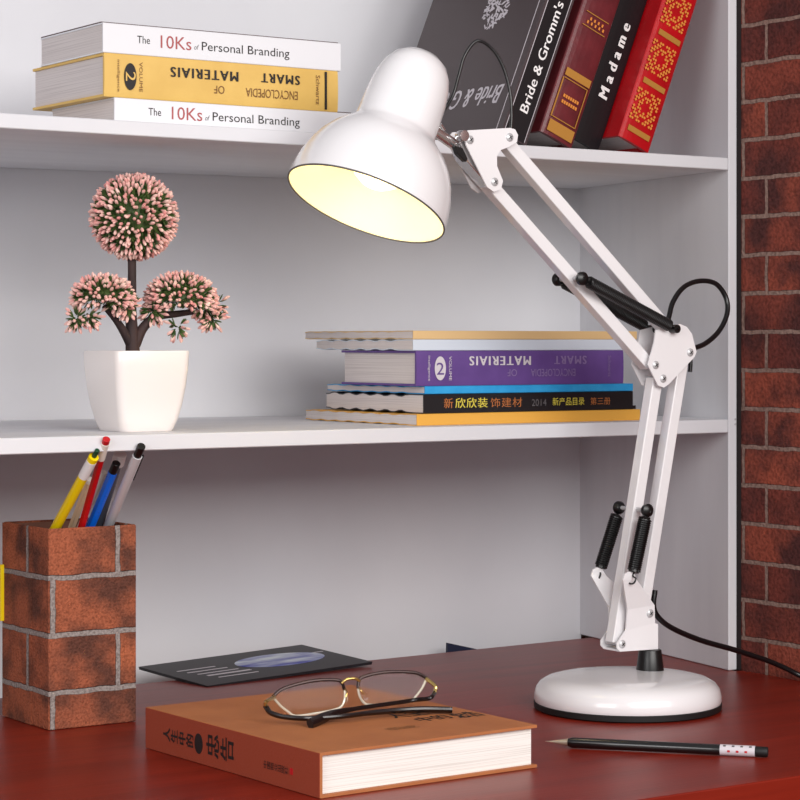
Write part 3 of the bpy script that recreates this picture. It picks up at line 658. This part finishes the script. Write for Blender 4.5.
def bar(a_, b_, s_=.0122, y0=0):
    a_ = Vector((a_[0], PY+y0, a_[2])); b_ = Vector((b_[0], PY+y0, b_[2])); d_ = (b_-a_); L3 = d_.length
    m_ = frame(a_, d_, (0, 1, 0)); bm = bevel(box(B(), (-s_/2, -s_/2, 0), (s_/2, s_/2, L3)), .0010, 2); bm.transform(m_)
    return obj('arm_bar', bm, M['paint'], t, world=True)
# lower bracket
plates('base_bracket', [(1.3890, 1.6600, 0.1245), (1.3915, 1.6600, 0.1305), (1.3964, 1.6600, 0.1322), (1.4027, 1.6600, 0.1304), (1.4073, 1.6610, 0.1233), (1.4371, 1.6700, 0.0964), (1.4395, 1.6720, 0.0785), (1.4433, 1.6720, 0.0773), (1.4433, 1.6720, 0.0529), (1.3953, 1.6720, 0.0542), (1.3915, 1.6720, 0.0578), (1.3915, 1.6720, 0.0626), (1.4028, 1.6720, 0.0743), (1.4030, 1.6700, 0.0943)])
f1 = (1.3953, 1.6720, 0.0556); f2 = (1.4433, 1.6720, 0.0538)
obj('bracket_floor', box(B(), (f1[0], 1.6722, .0540), (f2[0], 2*PY-1.6722, .0560)), M['paint'], t, world=True)
B1, B2 = (1.3978, 1.6720, 0.0612), (1.4318, 1.6720, 0.0888); bolt(B1); bolt(B2, .0140)
# elbow
plates('elbow_plate', [(1.4407, 1.6720, 0.3640), (1.4717, 1.6720, 0.3700), (1.4808, 1.6720, 0.3671), (1.4873, 1.6720, 0.3602), (1.4932, 1.6720, 0.3424), (1.4906, 1.6720, 0.3375), (1.4574, 1.6720, 0.3112), (1.4510, 1.6720, 0.3078), (1.4433, 1.6720, 0.3099), (1.4305, 1.6720, 0.3299), (1.4331, 1.6720, 0.3367), (1.4382, 1.6720, 0.3513)])
E1, E2, E3, E4 = (1.4401, 1.6720, 0.3299), (1.4497, 1.6720, 0.3166), (1.4847, 1.6720, 0.3420), (1.4613, 1.6720, 0.3670)
for e in (E1, E2, E3): bolt(e)
# head plate
plates('head_plate', [(1.2110, 1.6720, 0.5431), (1.2144, 1.6720, 0.5465), (1.2626, 1.6720, 0.5513), (1.2685, 1.6720, 0.5503), (1.2720, 1.6720, 0.5453), (1.2708, 1.6720, 0.5387), (1.2615, 1.6720, 0.5336), (1.2522, 1.6720, 0.5304), (1.2476, 1.6720, 0.5246), (1.2476, 1.6720, 0.5153), (1.2545, 1.6720, 0.5017), (1.2522, 1.6720, 0.4942), (1.2441, 1.6720, 0.4911), (1.2361, 1.6720, 0.4954), (1.2121, 1.6720, 0.5330)])
H1, H2, H3 = (1.2166, 1.6720, 0.5379), (1.2621, 1.6720, 0.5425), (1.2447, 1.6720, 0.5004)
for e in (H1, H2, H3): bolt(e)
bar(B1, E2); bar(B2, E3); bar(H3, E1); bar(H2, E4)
# springs on both sides, each with its hooks
def spring(a_, b_, y, r=.0048, dy=0):
    a_ = Vector((a_[0], y, a_[2])); b_ = Vector((b_[0], y+dy, b_[2])); d_ = b_-a_; L3 = d_.length; m_ = frame(a_, d_)
    n = int((L3-.016)/.0021); pts = []
    for k in range(n*10+1):
        a2 = k/10*2*math.pi; pts.append(m_ @ Vector((r*math.cos(a2), r*math.sin(a2), .008+k/10*.0021)))
    sp_ = obj('spring', tube(B(), pts, .00115, 6, 0), M['black'], t, world=True, smooth=True)
    obj('spring_core', rod(B(), m_ @ Vector((0, 0, .008)), m_ @ Vector((0, 0, L3-.008)), r-.0004, seg=16), M['black'], sp_, world=True, root=t, smooth=True)
    for s0, s1 in ((.009, 0), (L3-.009, L3)):
        q = 1 if s1 > s0 else -1
        pts = [m_ @ Vector((.001, 0, s0)), m_ @ Vector((0, 0, (s0+s1)/2)), m_ @ Vector((.0042, 0, s1-q*.002)), m_ @ Vector((.0028, 0, s1+q*.0026)), m_ @ Vector((-.0022, 0, s1+q*.0030)), m_ @ Vector((-.0042, 0, s1-q*.001))]
        obj('hook', tube(B(), pts, .0009, 6, 5), M['black'], sp_, world=True, root=t, smooth=True)
    return sp_
K1 = (1.4223, 1.6832, 0.1896); K1b = (1.3993, 1.6832, 0.1237)
K2 = (1.3440, 1.6832, 0.4124); K2b = (1.4607, 1.6832, 0.3651)
for s_ in (-1, 1):
    spring(K1, K1b, PY+s_*.0205, .0056, dy=s_*.0050); spring(K2, K2b, PY+s_*.0185, .0050)
    for K in (K1, K2):
        y = PY+s_*(.0205 if K is K1 else .0175)
        kn = lathe(B(), [(0, -.004), (.0046, -.0036), (.0064, -.001), (.0064, .0025), (.0036, .0046), (0, .0050)], frame((K[0], y, K[2]), (0, s_, 0)), 24)
        obj('knob', kn, M['black'], t, world=True, smooth=True)
for K, l_ in ((K1, .0205), (K2, .0175)):
    obj('spring_pin', rod(B(), (K[0], PY-l_, K[2]), (K[0], PY+l_, K[2]), .0022), M['steel'], t, world=True, smooth=True)
obj('spring_pin', rod(B(), (K2b[0], PY-.0215, K2b[2]), (K2b[0], PY+.0215, K2b[2]), .0042), M['black'], t, world=True, smooth=True)
# shade
top = Vector((1.1741, 1.6832, 0.6177)); mouth = Vector((1.1107, 1.6832, 0.4760)); ax = (top-mouth); HL = ax.length*1.0; ax.normalize(); ax = (ax+Vector((.5633, .8262, 0))*.055).normalized()
print('SHADE', HL, ax)
sm = frame(mouth, ax); q = HL/.155
outer = [(.0745, 0), (.0748, .003), (.0742, .012), (.0722, .024), (.0685, .036), (.0628, .048), (.0550, .059), (.0462, .0675), (.0405, .0730), (.0384, .0770), (.0378, .0820), (.0374, .095), (.0368, .110), (.0352, .124), (.0318, .136), (.0262, .1455), (.0180, .1520), (.0090, .1545), (0, .1552)]
outer = [(r_, h_*q) for r_, h_ in outer]
inner = [(max(0, r_-.0012), max(0, h_-(.0 if h_ < .1 else .0012))) for r_, h_ in outer]
sh = obj('shade', lathe(B(), outer, sm, 96), M['paint'], t, world=True, smooth=True)
obj('reflector', lathe(B(), inner, sm, 96), M['paintin'], sh, world=True, root=t, smooth=True, label='cream lit inside of the shade')
obj('rim', lathe(B(), [(.0733, -.0002), (.0736, -.0010), (.0746, -.0010), (.0750, 0), (.0746, .0004), (.0733, -.0002)], sm, 96), M['greywire'], sh, world=True, root=t, smooth=True)
obj('bulb_socket', lathe(B(), [(0, .075), (.014, .075), (.014, .125), (0, .125)], sm, 24), M['pot'], t, world=True, smooth=True)
obj('bulb', lathe(B(), [(0, .018), (.012, .0195), (.021, .0255), (.0255, .036), (.024, .048), (.018, .060), (.0135, .070), (.0130, .0748), (0, .0748)], sm, 32), M['bulb'], t, world=True, smooth=True)
l = bpy.data.lights.new('lamp_light', 'POINT'); l.energy = .30; l.color = (1, .91, .64); l.shadow_soft_size = .02
lo = bpy.data.objects.new('lamp_light', l); C.objects.link(lo); lo.location = sm @ Vector((0, 0, .012)) - lc; lo.parent = t
# chrome joint
j0, j1 = Vector((1.1852, 1.6832, 0.5458)), Vector((1.2214, 1.6832, 0.5269))
obj('joint_rod', rod(B(), j0, j1, .0052), M['chrome'], t, world=True, smooth=True)
obj('joint_rod', rod(B(), Vector((1.1908, 1.6832, 0.5511)), Vector((1.1953, 1.6832, 0.5459)), .0030), M['chrome'], t, world=True, smooth=True)
bm = prism(B(), [(p[0], PY-.0085, p[2]) for p in ((1.2073, 1.6747, 0.5348), (1.2175, 1.6747, 0.5390), (1.2507, 1.6747, 0.4989), (1.2496, 1.6747, 0.4915), (1.2415, 1.6747, 0.4967), (1.2152, 1.6747, 0.5196))], (0, .017, 0))
obj('joint_clamp', bevel(bm, .0006, 1), M['chrome'], t, world=True)
obj('wing_nut', bevel(prism(B(), [(1.2001, 1.6710, 0.5315), (1.2091, 1.6710, 0.5301), (1.2148, 1.6710, 0.5202), (1.2125, 1.6710, 0.5174), (1.2035, 1.6710, 0.5243)], (0, .006, 0)), .0004, 1), M['black'], t, world=True)
obj('joint_knob', lathe(B(), [(0, -.005), (.0050, -.0045), (.0056, 0), (.0050, .0045), (0, .005)], frame((1.2087, 1.6720, 0.5411), (0, 1, 0)), 24), M['chrome'], t, world=True, smooth=True)
# cables
def cable(pts, r=.0021): return obj('power_cord', tube(B(), pts, r, 10, 10), M['wire'], t, world=True, smooth=True)
cable([(1.2072, 1.7000, 0.5654), (1.2186, 1.7000, 0.5819), (1.2241, 1.6980, 0.6015), (1.2295, 1.6960, 0.6194), ((1.2404, 1.6920, 0.6328)), (1.2563, 1.6900, 0.6263), (1.2677, 1.6880, 0.6100), (1.2744, 1.6860, 0.5868), (1.2746, 1.6840, 0.5642), (1.2729, 1.6832, 0.5490)], .0016)
cable([(1.4653, 1.6900, 0.3641), (1.4766, 1.6940, 0.3741), (1.4884, 1.7000, 0.3922), (1.5065, 1.7040, 0.4075), (1.5296, 1.7060, 0.4139), (1.5512, 1.7060, 0.4112), (1.5630, 1.7040, 0.3971), (1.5607, 1.7000, 0.3807), (1.5462, 1.6960, 0.3634), (1.5251, 1.6920, 0.3513), (1.5011, 1.6860, 0.3453)], .0026)
cable([(1.4967, 1.6840, 0.3424), (1.4966, 1.6832, 0.3324), (1.4960, 1.6832, 0.3225)], .0022)
cable([(1.4494, 1.6820, 0.1091), (1.4474, 1.6820, 0.0936), (1.4550, 1.6840, 0.0821), (1.4766, 1.6880, 0.0693), (1.5189, 1.6940, 0.0536), (1.5717, 1.7000, 0.0388), (1.6165, 1.7020, 0.0248), (1.6414, 1.7000, 0.0148), (1.6590, 1.690, .0052), (1.6595, 1.655, .0028), (1.6595, 1.60, .0026), (1.6590, 1.50, .0029)], .0028)
